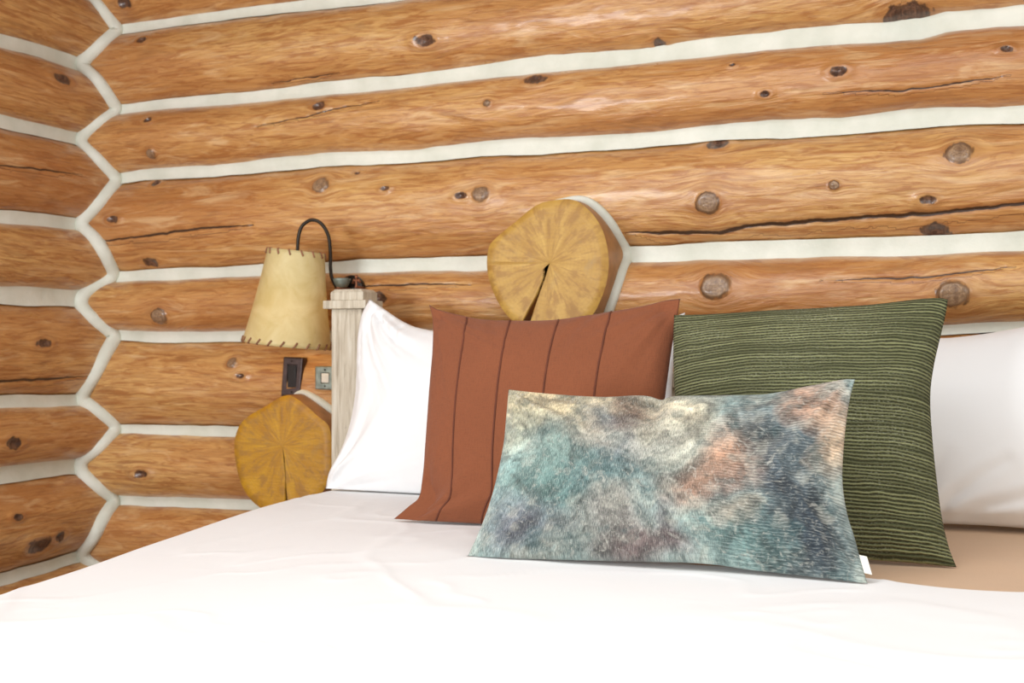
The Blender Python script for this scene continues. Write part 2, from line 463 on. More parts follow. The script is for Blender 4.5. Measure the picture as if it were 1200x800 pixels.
        for i in range(len(s.lines)):
            zm = float(s.line(i, 1.)[0])
            a = np.arange(-.02, s.smax, .02)
            zc, th = s.line(i, a)
            t = np.linspace(-1, 1, 9)
            A, T = np.meshgrid(a, t, indexing='ij')
            Z = zc[:, None] + T * (th[:, None] / 2 + .004)
            O = .014 + .004 * T ** 2 + (fbm(A * 14 + i * 9, Z * 30, 3) - .5) * .006 - .004
            P = np.empty(A.shape + (3,))
            if s.side == 'back': P[..., 0], P[..., 1] = A, -O
            else: P[..., 0], P[..., 1] = O, -A
            P[..., 2] = Z
            n, m_ = A.shape; idx = np.arange(n * m_).reshape(n, m_)
            q = np.stack([idx[:-1, :-1], idx[1:, :-1], idx[1:, 1:], idx[:-1, 1:]], -1).reshape(-1, 4)
            if s.side != 'back': q = q[:, ::-1]
            me = bpy.data.meshes.new('chinking'); me.from_pydata(P.reshape(-1, 3).tolist(), [], q.tolist())
            link('chinking', me, CHK, root)
        # solid masonry-free backing so that no light leaks through the joints
        bm = bmesh.new()
        if s.side == 'back': bm_box(bm, (s.smax / 2 - .15, .10, 1.35), (s.smax + .5, .06, 2.75))
        else: bm_box(bm, (-.10, -s.smax / 2 + .06, 1.35), (.06, s.smax + .02, 2.75))
        from_bm('backing', bm, CHK, root, False)
        return root

back = Wall('back')
back.setup([
    ([(148, 33), (230, 22), (300, 13), (390, 3), (520, -12), (800, -45), (1200, -90)], [9, 11, 16]),
    ([(133, 130), (200, 121), (300, 114), (377, 105), (472, 96), (568, 84), (626, 77), (740, 67), (865, 52), (965, 42), (1080, 34), (1110, 26), (1200, 17)], [10, 13, 15, 17, 19]),
    ([(133, 210), (170, 204), (250, 200), (300, 195), (377, 187), (492, 183), (568, 174), (607, 172), (740, 165), (840, 155), (990, 147), (1100, 136), (1200, 134)], [11, 14, 15, 16, 16]),
    ([(140, 325), (230, 321), (310, 317), (420, 312), (560, 309), (740, 299), (840, 295), (965, 291), (1090, 288), (1200, 283)], [12, 13, 14, 16, 17]),
    ([(143, 392), (208, 395), (287, 393), (420, 394), (700, 392), (1000, 390), (1103, 386), (1200, 381)], [12, 11, 9, 7]),
    ([(125, 502), (277, 505), (400, 508), (700, 516), (1200, 530)], [10, 10, 10]),
    ([(132, 585), (296, 591), (500, 600), (1200, 640)], [10, 10]),
], 4.3)
left = Wall('left')
left.setup([
    ([(0, 48), (44, 59), (94, 76)], [13, 13]),
    ([(0, 142), (44, 152), (93, 164)], [13, 13]),
    ([(0, 254), (44, 257), (87, 262)], [12, 12]),
    ([(0, 346), (46, 348), (100, 350)], [18, 18]),
    ([(0, 471), (46, 470), (88, 469)], [12, 12]),
    ([(0, 556), (46, 550), (92, 545)], [19, 17]),
    ([(0, 679), (50, 664), (85, 653)], [12, 12]),
], 4.0)
back.build(
    knots=[(150, 4, .012, 0), (168, 47, .009, 0), (503, 50, .014, 0), (1065, 15, .022, 0), (179, 142, .007, 0), (181, 181, .013, 1),
           (176, 213, .008, 0), (140, 258, .010, 0), (173, 307, .012, 0), (192, 371, .021, 1), (277, 425, .014, 1), (289, 440, .008, 0),
           (173, 554, .012, 0), (377, 126, .010, 0), (630, 94, .012, 0), (576, 123, .008, 1), (378, 217, .020, 1), (417, 202, .005, 0),
           (568, 229, .019, 1), (545, 231, .008, 0), (770, 48, .008, 0), (985, 86, .010, 0), (860, 77, .004, 0), (900, 112, .006, 0),
           (840, 167, .013, 0), (1125, 180, .023, 1), (832, 239, .024, 1), (980, 219, .010, 1), (1088, 235, .009, 0),
           (1097, 268, .013, 0), (841, 336, .030, 1), (1118, 345, .028, 1), (450, 350, .014, 0), (1180, 60, .006, 0), (455, 222, .006, 0)],
    cracks=[([(105, 284), (180, 275), (240, 267), (300, 263)], .0032),
            ([(722, 271), (780, 271), (840, 270), (880, 263), (990, 255), (1090, 249), (1200, 238), (1330, 230)], .0042),
            ([(290, 150), (360, 137), (390, 128), (450, 117)], .0016), ([(960, 109), (1060, 105), (1200, 86)], .0016),
            ([(300, 95), (350, 87), (400, 80)], .0014), ([(400, 337), (480, 333), (560, 334)], .0022),
            ([(960, 329), (1080, 325), (1200, 311)], .0018), ([(168, 18), (230, 12), (320, 3)], .002),
            ([(1103, 391), (1160, 389), (1230, 386)], .003)])
left.build(
    knots=[(63, 93, .015, 0), (41, 402, .013, 0), (8, 519, .014, 0), (40, 640, .02, 0), (62, 628, .012, 0), (12, 605, .008, 0)],
    cracks=[([(-20, 36), (0, 41), (32, 50)], .003), ([(-30, 192), (0, 194), (40, 198), (98, 205)], .0022),
            ([(-40, 448), (0, 447), (60, 444), (108, 440)], .0034)])
# mortar bead running up the corner between the interlocking log faces
zz = np.arange(.03, 2.66, .006)
px_ = np.array([left.out(.05, z) for z in zz]); py_ = np.array([back.out(.05, z) for z in zz])
ker = np.exp(-(np.arange(-7, 8) / 3.) ** 2); ker /= ker.sum()
px_ = np.convolve(np.pad(px_, 7, 'edge'), ker, 'valid'); py_ = np.convolve(np.pad(py_, 7, 'edge'), ker, 'valid')
bm = bmesh.new()
bm_tube(bm, [(x + .006, -y - .006, z) for x, y, z in zip(px_, py_, zz)][::2],
        [.0235 + .006 * (vnoise(z * 14, 3.3) - .5) for z in zz][::2], 14)
cb = from_bm('trim_corner', bm, CHK); meta(cb, kind='structure')

bm = bmesh.new(); bm_box(bm, (2.1, -2.0, -.03), (4.4, 4.2, .06)); fl = from_bm('floor', bm, OAK, None, False); meta(fl, kind='structure')
bm = bmesh.new(); bm_box(bm, (2.1, -2.0, 2.73), (4.4, 4.2, .06)); ce = from_bm('ceiling', bm, OAK, None, False); meta(ce, kind='structure')

# ------------------------------------------------------------------ sawn log ends standing out of the back wall
def log_end(outline, crack, centre, face_out, mat, label):
    n0 = (0, 1, 0)
    pts = np.array([hit(px, py, (0, -face_out, 0), n0)[[0, 2]] for px, py in outline])
    pts = smooth_path(pts, 90, True)
    c = hit(*centre, (0, -face_out, 0), n0)[[0, 2]]
    cr = [hit(px, py, (0, -face_out, 0), n0)[[0, 2]] for px, py in crack]   # edge left, tip, edge right
    ang = lambda p: math.atan2(p[1] - c[1], p[0] - c[0])
    aL, aR = sorted((ang(cr[0]), ang(cr[-1])))
    R = [np.linalg.norm(p - c) for p in pts]
    root = empty('log_end', (c[0], 0, c[1]), label=label, cat='log end', group=None)
    keep = [p for p in pts if not (aL <= ang(p) <= aR)]
    keep.sort(key=lambda p: (ang(p) - aR) % (2 * math.pi))
    if ang(cr[0]) < ang(cr[-1]): slot = cr
    else: slot = cr[::-1]
    poly = keep + [np.array(p) for p in slot]
    # face built as a polar fan in rings so that it carries polar attributes
    bm = bmesh.new(); nr = 14; rings = []
    P = [np.array(p) for p in poly]
    hub = np.array(c)
    tip = np.array(slot[len(slot) // 2])
    y = -face_out
    for k in range(nr + 1):
        f = 1 - k / nr * .97
        y_k = y - .0035 * (1 - math.exp(-(1 - f) * 30)) if k else y + .004
        rings.append([bm.verts.new(((hub + (p - hub) * f)[0], y_k, (hub + (p - hub) * f)[1])) for p in P])
    m = len(P)
    for A, B in zip(rings, rings[1:]):
        for k in range(m): bm.faces.new((A[k], A[(k + 1) % m], B[(k + 1) % m], B[k]))
    bm.faces.new(rings[-1])
    o = from_bm('cut_face', bm, mat, root)
    me = o.data; co = np.array([v.co[:] for v in me.vertices])
    dx, dz = co[:, 0] - c[0], co[:, 2] - c[1]
    vattr(me, 'polar', np.stack([np.arctan2(dz, dx), np.hypot(dx, dz) / np.mean(R), 0 * dx], -1))
    vattr(me, 'flat', np.stack([dx, dz, 0 * dx], -1))
    bm = bmesh.new(); prev = None
    for yy, sc in ((y + .004, 1.0), (y + .05, 1.01), (.03, 1.02)):
        r = [bm.verts.new(((hub + (p - hub) * sc)[0], yy, (hub + (p - hub) * sc)[1])) for p in P]
        if prev:
            for k in range(m): bm.faces.new((prev[k], prev[(k + 1) % m], r[(k + 1) % m], r[k]))
        prev = r
    from_bm('bark_side', bm, BARK, root)
    ring = []; rr_ = []
    for p in pts[::1]:
        q = hub + (p - hub) * 1.035
        ring.append([q[0], -back.out(q[0], q[1]), q[1]]); rr_.append(.005 + .011 * float(sstep(-.3, .6, (p[0] - hub[0]) / np.mean(R))))
    ring = np.array(ring)
    k5 = np.array([1, 2, 3, 2, 1.]) / 9
    yy = np.convolve(np.r_[ring[-2:, 1], ring[:, 1], ring[:2, 1]], k5, 'valid'); ring[:, 1] = yy
    bm = bmesh.new(); bm_tube(bm, ring.tolist(), rr_, 12, closed=True)
    from_bm('chinking_ring', bm, CHK, root)
    return root
END1 = cut_end((.42, .225, .034), (.60, .37, .085), (.34, .27, .16))
END2 = cut_end((.42, .19, .008), (.58, .31, .016), (.30, .22, .10))
log_end([(572, 290), (570, 312), (575, 336), (588, 362), (606, 380), (632, 390), (664, 389), (690, 373), (704, 350), (712, 322), (712, 294), (705, 268), (691, 247), (672, 234), (650, 234), (628, 240), (604, 259), (580, 279)],
        [(606, 388), (620, 362), (632, 342), (633.5, 318), (634.5, 342), (626, 363), (618, 390)], (645, 308), .155, END1,
        'round sawn log end with a long split, on the log wall above the rust pillow')
log_end([(274, 530), (276, 508), (286, 491), (310, 476), (334, 463), (350, 469), (371, 487), (386, 503), (388, 545), (386, 562), (370, 584), (345, 598), (318, 600), (296, 588), (281, 564)],
        [(334.5, 604), (334.8, 578), (335.5, 560), (336, 545), (337, 560), (338, 578), (339.5, 604)], (332, 522), .155, END2,
        'deep yellow sawn log end with a pointed top, low on the wall beside the bedpost')

# ------------------------------------------------------------------ cover plates on the wall
def on_log(px, py, extra=0):
    p = hit(px, py, (0, -.07, 0), (0, 1, 0))
    o = back.out(p[0], p[2]); p = hit(px, py, (0, -o, 0), (0, 1, 0))
    return p[0], -back.out(p[0], p[2]) - extra, p[2]
def frame_plate(name, quad, rim, matp, mati, label, cat, ins_name, thick=.007):
    """quad: photo corners tl,tr,br,bl"""
    c = on_log(sum(q[0] for q in quad) / 4, sum(q[1] for q in quad) / 4)
    yf = c[1] - .007
    root = empty(name, (c[0], c[1], c[2]), label=label, cat=cat)
    P = [hit(px, py, (0, yf, 0), (0, 1, 0)) for px, py in quad]
    cc = sum(P) / 4
    inner = [cc + (p - cc) * np.array([rim[0], 1, rim[1]]) for p in P]
    bm = bmesh.new()
    layers = [(P, yf + .022), (P, yf + .002), ([cc + (p - cc) * .93 for p in P], yf), (inner, yf), (inner, yf + .005)]
    rr = []
    for pts, y in layers: rr.append([bm.verts.new((p[0], y, p[2])) for p in pts])
    for A, B in zip(rr, rr[1:]):
        for k in range(4): bm.faces.new((A[k], A[(k + 1) % 4], B[(k + 1) % 4], B[k]))
    bm.faces.new(rr[-1])
    bevel(from_bm('cover_plate', bm, matp, root, False), .0012, 2)
    ic = cc
    wx = np.linalg.norm(inner[0] - inner[1]); wz = np.linalg.norm(inner[0] - inner[3])
    bm = bmesh.new()
    bm_box(bm, (ic[0], yf + .0035, ic[2]), (wx * .86, .006, wz * .9))
    bevel(from_bm(ins_name, bm, mati, root, False), .001, 2)
    for s_ in (-1, 1):
        bm = bmesh.new()
        bmesh.ops.create_uvsphere(bm, u_segments=12, v_segments=8, radius=.0028)
        bmesh.ops.translate(bm, verts=bm.verts, vec=(ic[0], yf + .0005, ic[2] + s_ * (wz / 2 + (np.linalg.norm(P[0] - P[3]) - wz) * .22)))
        from_bm('screw', bm, BLACK, root)
    return root
frame_plate('outlet', [(332, 418), (355, 419), (351, 463), (329, 464)], (.5, .62), PLATE, HOLE,
            'dark bronze outlet plate with black socket on the log wall beneath the lampshade', 'outlet', 'socket')
frame_plate('light_switch', [(369, 429), (393, 429), (392, 457), (369, 456)], (.42, .45), PEWT, TAG,
            'small grey-green switch plate partly hidden by the bedpost', 'switch', 'rocker')

# ------------------------------------------------------------------ bed frame
bed = empty('bed', (2.08, -1.3, 0), label='bed frame with square whitewashed timber posts standing against the log wall', cat='bed')
PX0 = hit(388, 500, (0, -.31, 0), (0, 1, 0))[0]
def post(x0):
    zt = CZ + .113
    bm = bmesh.new(); bm_box(bm, (x0 + .046, -.275, zt / 2), (.092, .07, zt))
    p = bevel(from_bm('bedpost', bm, WASH, bed, False), .004)
    bm = bmesh.new(); bm_box(bm, (x0 + .046, -.275, zt + .011), (.128, .095, .022))
    q = bevel(from_bm('cap_ledge', bm, WASH, p, False), .002)
    bm = bmesh.new(); bm_box(bm, (x0 + .049, -.275, zt + .022 + .011), (.098, .078, .022)); bm_box(bm, (x0 + .049, -.275, zt + .044 + .004), (.098, .078, .008), .82)
    bevel(from_bm('cap_block', bm, WASH, p, False), .002)
post(PX0); post(PX0 + 1.98)
bm = bmesh.new()
for k in range(10): bm_box(bm, (PX0 + .092 + .093 + k * .1796, -.262, .57), (.176, .035, .62))
bevel(from_bm('headboard', bm, WASH, bed, False), .003)
bm = bmesh.new(); bm_box(bm, (PX0 + 1.036, -.262, .89), (1.888, .06, .04)); bevel(from_bm('top_rail', bm, WASH, bed, False), .004)
for x in (PX0 + .075, PX0 + 1.96):
    bm = bmesh.new(); bm_box(bm, (x, -1.28, .27), (.03, 1.94, .14)); bevel(from_bm('side_rail', bm, WASH, bed, False), .003)

MX0, MX1 = PX0 + .10, PX0 + 1.94
mat_ = empty('mattress', ((MX0 + MX1) / 2, -1.3, .25), label='mattress fitted with a shade-tinted sheet, bare around the base of the green pillow', cat='mattress')
def slab(x0, x1, y0, y1, z0, z1, r, seg=6):
    bm = bmesh.new(); bm_box(bm, ((x0 + x1) / 2, (y0 + y1) / 2, (z0 + z1) / 2), (x1 - x0, y1 - y0, z1 - z0))
    bmesh.ops.bevel(bm, geom=bm.edges[:], offset=r, segments=seg, profile=.5, affect='EDGES')
    return bm
m = from_bm('mattress_core', slab(MX0 + .01, MX1 - .01, -2.24, -.315, .25, ZS - .11, .05), WHITE, mat_)
# fitted sheet: dense top with faint drag lines
nx, ny = 150, 150
X, Y = np.meshgrid(np.linspace(MX0, MX1, nx), np.linspace(-2.25, -.30, ny), indexing='ij')
ed = np.minimum(np.minimum(X - MX0, MX1 - X), np.minimum(Y + 2.25, -.30 - Y))
Z = ZS - .05 * (1 - np.sqrt(np.clip(1 - (1 - np.clip(ed / .05, 0, 1)) ** 2, 0, 1)))
Z = Z - .09 * sstep(-.5, -1.6, Y) * np.exp(-((X - MX0) / .6) ** 2)
Z = Z - .012 * (1 - sstep(1.7, 2.1, X))
Z = Z + (fbm(X * 3 + Y, Y * 9 + X * 3, 4) - .5) * .006 * np.clip(ed / .1, 0, 1)
me = bpy.data.meshes.new('fitted_sheet'); idx = np.arange(nx * ny).reshape(nx, ny)
q = np.stack([idx[:-1, :-1], idx[1:, :-1], idx[1:, 1:], idx[:-1, 1:]], -1).reshape(-1, 4).tolist()
V = np.stack([X, Y, Z], -1).reshape(-1, 3).tolist()
bd = list(idx[:, 0]) + list(idx[-1, 1:]) + list(idx[-2::-1, -1]) + list(idx[0, -2:0:-1])
b0 = len(V)
for i in bd: V.append([V[i][0], V[i][1], .3])
for k in range(len(bd)):
    k2 = (k + 1) % len(bd); q.append([int(bd[k]), b0 + k, b0 + k2, int(bd[k2])])
me.from_pydata(V, [], q); vattr(me, 'cloth', np.array(V))
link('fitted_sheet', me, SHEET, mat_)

# ------------------------------------------------------------------ duvet
DX0 = PX0 + .045; DX1 = PX0 + 2.0
def duvet():
    nx, ny = 300, 330
    u = np.linspace(0, 1, nx)
    sides = .30; r = .085
    top = DX1 - DX0 - 2 * r; arc = r * math.pi / 2
    tot = 2 * sides + 2 * arc + top
    s = u * tot
    x = np.empty(nx); zd = np.empty(nx)
    for i, t in enumerate(s):
        mirror = t > tot / 2
        tt = tot - t if mirror else t
        if tt < sides: a, b = 0, -(sides - tt) - r
        elif tt < sides + arc:
            th = (tt - sides) / r; a, b = r - r * math.cos(th), -r + r * math.sin(th)
        else: a, b = r + (tt - sides - arc), 0
        x[i] = DX1 - a if mirror else DX0 + a; zd[i] = b
    v = np.linspace(0, 1, ny)
    X = np.repeat(x[:, None], ny, 1); ZD = np.repeat(zd[:, None], ny, 1)
    yh = -.40 - .75 * sstep(1.78, 2.24, X) + .035 * np.sin(X * 9.) * sstep(2.3, 2.6, X)  # head edge drawn back at right, baring the sheet tinted for shade
    Y = yh + (-2.30 - yh) * v[None, :] ** .9
    base = ZB - .064 * sstep(-.55, -1.75, Y) * np.exp(-((X - DX0) / .42) ** 2)
    Z = base + ZD
    amp = np.clip(-ZD * 2, 0, 1)
    topw = np.clip(1 + ZD * 12, 0, 1)
    Z += topw * ((fbm(X * 2.1 + 5, Y * 2.1, 3) - .55) * .012)
    # creases: a few long soft folds
    fold = fbm(X * 1.6 + Y * .9 + 3, Y * 1.4 - X * .6, 3)
    Z += topw * np.exp(-((fold - .5) / .018) ** 2) * .0018
    fold2 = fbm(X * 3.1 - Y * 1.5 + 30, Y * 2.4 + X * 1.1, 3)
    Z += topw * np.exp(-((fold2 - .46) / .02) ** 2) * .0014
    X = X - amp * (fbm(Y * 5, ZD * 2, 3) - .3) * .03
    # rounded thick head edge
    de = np.abs(Y - yh)
    Z -= topw * .022 * (1 - np.sqrt(np.clip(1 - (1 - np.clip(de / .028, 0, 1)) ** 2, 0, 1)))
    idx = np.arange(nx * ny).reshape(nx, ny)
    q = np.stack([idx[:-1, :-1], idx[1:, :-1], idx[1:, 1:], idx[:-1, 1:]], -1).reshape(-1, 4)[:, ::-1]
    me = bpy.data.meshes.new('duvet'); me.from_pydata(np.stack([X, Y, Z], -1).reshape(-1, 3).tolist(), [], q.tolist())
    o = link('duvet', me, WHITE)
    md = o.modifiers.new('thickness', 'SOLIDIFY'); md.thickness = .008; md.offset = -1
    meta(o, 'smooth white duvet spread over the bed up to the pillows', 'duvet')
    return o
duvet()

# ------------------------------------------------------------------ pillows
def pillow(name, top, right, bottom, lft, y0, lean, T, mat, label, cat='pillow', group=None, zbase=ZB, pinch=.010, seed=0., nu=150, nv=120, power=.62, dents=(), paint=None, creases=(), corner=1.0):
    """edge polylines follow the seam; they are laid on the pillow's own leaning plane"""
    la = math.radians(lean)
    U = np.array([0, math.sin(la), math.cos(la)]); N = np.array([0, -math.cos(la), math.sin(la)])
    P0 = np.array([0, y0, zbase + .004])
    def ed(pts, n):
        q = np.array([hit(px, py, P0, N) for px, py in pts])
        return smooth_path(q, n)
    top = ed(top, nu); bottom = ed(bottom, nu); right = ed(right, nv); lft = ed(lft, nv)
    for c, (A, ia, B, ib) in enumerate(((top, 0, lft, 0), (top, -1, right, 0), (bottom, 0, lft, -1), (bottom, -1, right, -1))):
        mid = (A[ia] + B[ib]) / 2; A[ia] = mid; B[ib] = mid
    u = np.linspace(0, 1, nu)[:, None, None]; v = np.linspace(0, 1, nv)[None, :, None]     # v: 0 bottom, 1 top
    L = lft[::-1][None]; R = right[::-1][None]; B = bottom[:, None]; Tp = top[:, None]
    C = (1 - v) * B + v * Tp + (1 - u) * L + u * R - ((1 - u) * (1 - v) * bottom[0] + u * (1 - v) * bottom[-1] + (1 - u) * v * top[0] + u * v * top[-1])
    uu, vv = u[..., 0], v[..., 0]
    W = np.linalg.norm(C[-1, nv // 2] - C[0, nv // 2]); H = np.linalg.norm(C[nu // 2, -1] - C[nu // 2, 0])
    a = np.clip(1 - np.abs(2 * uu - 1) ** 2.3, 0, 1); b = np.clip(1 - np.abs(2 * vv - 1) ** 2.3, 0, 1)
    prof = (a * b) ** power
    def side(sgn):
        h = T * prof
        wr = 0
        for k, (cu, cv) in enumerate(((0, 0), (1, 0), (0, 1), (1, 1))):
            dx = (uu - cu) * W; dy = (vv - cv) * H
            d = np.hypot(dx, dy); an = np.arctan2(np.abs(dy) + 1e-6, np.abs(dx) + 1e-6)
            wr = wr + (fbm(an * 5 + k * 7 + seed, 2. + seed + d * 1.5, 3) - .5) * np.exp(-((d - .09) / .12) ** 2) * 2.2 * corner
        # gathers along the seams
        es = np.minimum(vv, 1 - vv) * H; el = np.minimum(uu, 1 - uu) * W
        wr = wr + (fbm(uu * W * 22 + seed, 5.5 + 0 * vv + seed * 2, 3) - .5) * np.exp(-(es / .045) ** 2) * .9
        wr = wr + (fbm(vv * H * 22 + seed, 8.5 + 0 * uu + seed * 2, 3) - .5) * np.exp(-(el / .045) ** 2) * .9
        wr = wr + (fbm(uu * W * 4 + seed, vv * H * 4, 3) - .5) * 1.1
        edgef = np.clip(np.minimum(es, el) / .02, 0, 1)
        h = h + wr * pinch * edgef
        if sgn > 0:
            for du, dv, rad, dep in dents:
                h = h - dep * np.exp(-(((uu - du) * W) ** 2 + ((vv - dv) * H) ** 2) / rad ** 2) * edgef
            for (u0, v0, u1, v1, wd, dep) in creases:
                ax, ay = (uu - u0) * W, (vv - v0) * H; bx, by = (u1 - u0) * W, (v1 - v0) * H
                tt = np.clip((ax * bx + ay * by) / (bx * bx + by * by), 0, 1)
                cu = .012 * np.sin(tt * 3.1)
                dd = np.hypot(ax - tt * bx + cu, ay - tt * by)
                fade = np.clip(1.15 - tt, 0, 1)
                h = h + dep * fade * (-np.exp(-(dd / wd) ** 2) + .6 * np.exp(-((dd - 2.2 * wd) / (1.3 * wd)) ** 2)) * edgef
        return np.maximum(h, 0)
    Fh, Bh = side(1), side(-1)
    front = C + Fh[..., None] * N
    backp = C - Bh[..., None] * N
    floor_z = zbase + .0015
    backp[..., 2] = np.maximum(backp[..., 2], floor_z); front[..., 2] = np.maximum(front[..., 2], floor_z)
    idf = np.arange(nu * nv).reshape(nu, nv); idb = idf + nu * nv
    e = np.zeros((nu, nv), bool); e[0] = e[-1] = True; e[:, 0] = e[:, -1] = True
    idb = np.where(e, idf, idb)
    qf = np.stack([idf[:-1, :-1], idf[1:, :-1], idf[1:, 1:], idf[:-1, 1:]], -1).reshape(-1, 4)
    qb = np.stack([idb[:-1, :-1], idb[1:, :-1], idb[1:, 1:], idb[:-1, 1:]], -1).reshape(-1, 4)[:, ::-1]
    V = np.concatenate([front.reshape(-1, 3), backp.reshape(-1, 3)])
    used = np.zeros(len(V), bool); used[qf] = True; used[qb] = True
    remap = np.cumsum(used) - 1
    Q = remap[np.concatenate([qf, qb])]
    me = bpy.data.meshes.new(name)
    V2 = V[used]
    cen = V2.mean(0); cen[2] = V2[:, 2].min()
    me.from_pydata((V2 - cen).tolist(), [], Q.tolist())
    uvx = np.stack([uu * W + 0 * vv, vv * H + 0 * uu, 0 * uu * vv], -1).reshape(-1, 3)
    uvb = uvx.copy(); uvb[:, 2] = .5
    vattr(me, 'cloth', np.concatenate([uvx, uvb])[used])
    if paint is not None:
        pc = paint(uu + 0 * vv, vv + 0 * uu).reshape(-1, 3)
        vattr(me, 'paint', np.concatenate([pc, pc])[used])
    me.validate()
    o = link(name, me, mat); o.location = cen
    bpy.context.view_layer.update()
    meta(o, label, cat, group)
    o_info = dict(front=front, seam_top=top, right=right, C=C, N=N, obj=o, W=W, H=H)
    print('PILLOW', name, 'W %.2f H %.2f minz %.3f y %.2f..%.2f x %.2f..%.2f' % (W, H, V2[:, 2].min(), V2[:, 1].min(), V2[:, 1].max(), V2[:, 0].min(), V2[:, 0].max()))
    return o_info

wl = pillow('bed_pillow',
    [(433, 350), (450, 362), (475, 378), (500, 386), (560, 394), (640, 396), (720, 390), (770, 378), (803, 366)],
    [(803, 366), (796, 395), (789, 430), (787, 480), (790, 540), (792, 598)],
    [(381, 577), (430, 577), (480, 580), (600, 588), (792, 598)],
    [(433, 350), (424, 368), (419, 395), (418, 430), (416, 465), (409, 500), (399, 528), (386, 553), (381, 577)],
    -.50, 15, .085, WHITE, 'plump white pillow leaning beside the bedpost, behind the rust pillow', pinch=.015, seed=1.3, dents=((.06, .9, .03, .006),),
    creases=((.04, .97, .09, .80, .006, .008), (.07, .98, .14, .84, .006, .007), (.11, .98, .16, .88, .005, .006), (.16, .98, .20, .80, .006, .007), (.0, .62, .12, .66, .008, .006), (.02, .02, .16, .18, .010, .007)))
wr_ = pillow('bed_pillow',
    [(905, 372), (960, 388), (1040, 396), (1103, 396), (1130, 394), (1160, 390), (1200, 383), (1290, 368), (1380, 345)],
    [(1380, 345), (1372, 400), (1370, 480), (1378, 560), (1392, 632)],
    [(895, 602), (960, 606), (1050, 611), (1150, 615), (1250, 622), (1392, 632)],
    [(905, 372), (898, 400), (893, 470), (893, 540), (895, 602)],
    -.53, 12, .095, WHITE, 'plump white pillow at the right edge of the bed behind the green pillow', pinch=.014, seed=4.1, zbase=ZS,
    creases=((.42, .0, .62, .30, .010, .010), (.46, .0, .80, .22, .010, .010), (.40, .02, .48, .34, .012, .007), (.50, .0, .95, .10, .008, .008)))
rp = pillow('throw_pillow',
    [(503, 357), (512, 362), (535, 368), (565, 374), (610, 376), (650, 375), (700, 368), (750, 359), (780, 352), (797, 350)],
    [(797, 350), (794, 370), (787, 410), (780, 460), (770, 540), (764, 624)],
    [(460, 609), (480, 611), (520, 613), (560, 615), (650, 619), (764, 624)],
    [(503, 357), (507, 375), (507, 410), (504, 450), (501, 490), (498, 530), (495, 560), (491, 582), (479, 593), (460, 609)],
    -.905, 24, .072, RUST, 'rust brown square linen pillow with four vertical seams', pinch=.009, seed=7.7, corner=.55, dents=((.0, .06, .05, .035), (.0, .16, .05, .025), (.02, .98, .03, .012), (.98, .98, .03, .012)),
    creases=((.0, .12, .10, .16, .007, .008), (.03, .02, .09, .12, .006, .006), (.30, 1., .36, .80, .010, .004), (.70, 1., .60, .78, .010, .004)))
for us in (.18, .365, .555, .755):
    i = us * (rp['front'].shape[0] - 1); i0 = int(i); f = i - i0
    ln = rp['front'][i0] * (1 - f) + rp['front'][i0 + 1] * f + rp['N'] * .0002
    bm = bmesh.new(); bm_tube(bm, ln[1:-1:2].tolist(), .0021, 8)
    from_bm('seam', bm, SEAM, rp['obj'])
gp = pillow('throw_pillow',
    [(790, 369), (830, 368), (900, 364), (960, 361), (1020, 357), (1070, 351), (1100, 349), (1111, 351)],
    [(1111, 351), (1108, 370), (1102, 395), (1094, 430), (1090, 465), (1092, 510), (1097, 560), (1103, 605), (1111, 640), (1120, 664)],
    [(806, 640), (900, 647), (1000, 654), (1070, 659), (1120, 664)],
    [(790, 369), (789, 400), (790, 450), (796, 540), (806, 640)],
    -.97, 24, .075, GREEN, 'olive green square pillow with horizontal ribbed weave', pinch=.007, seed=2.9, zbase=ZS, corner=.5)

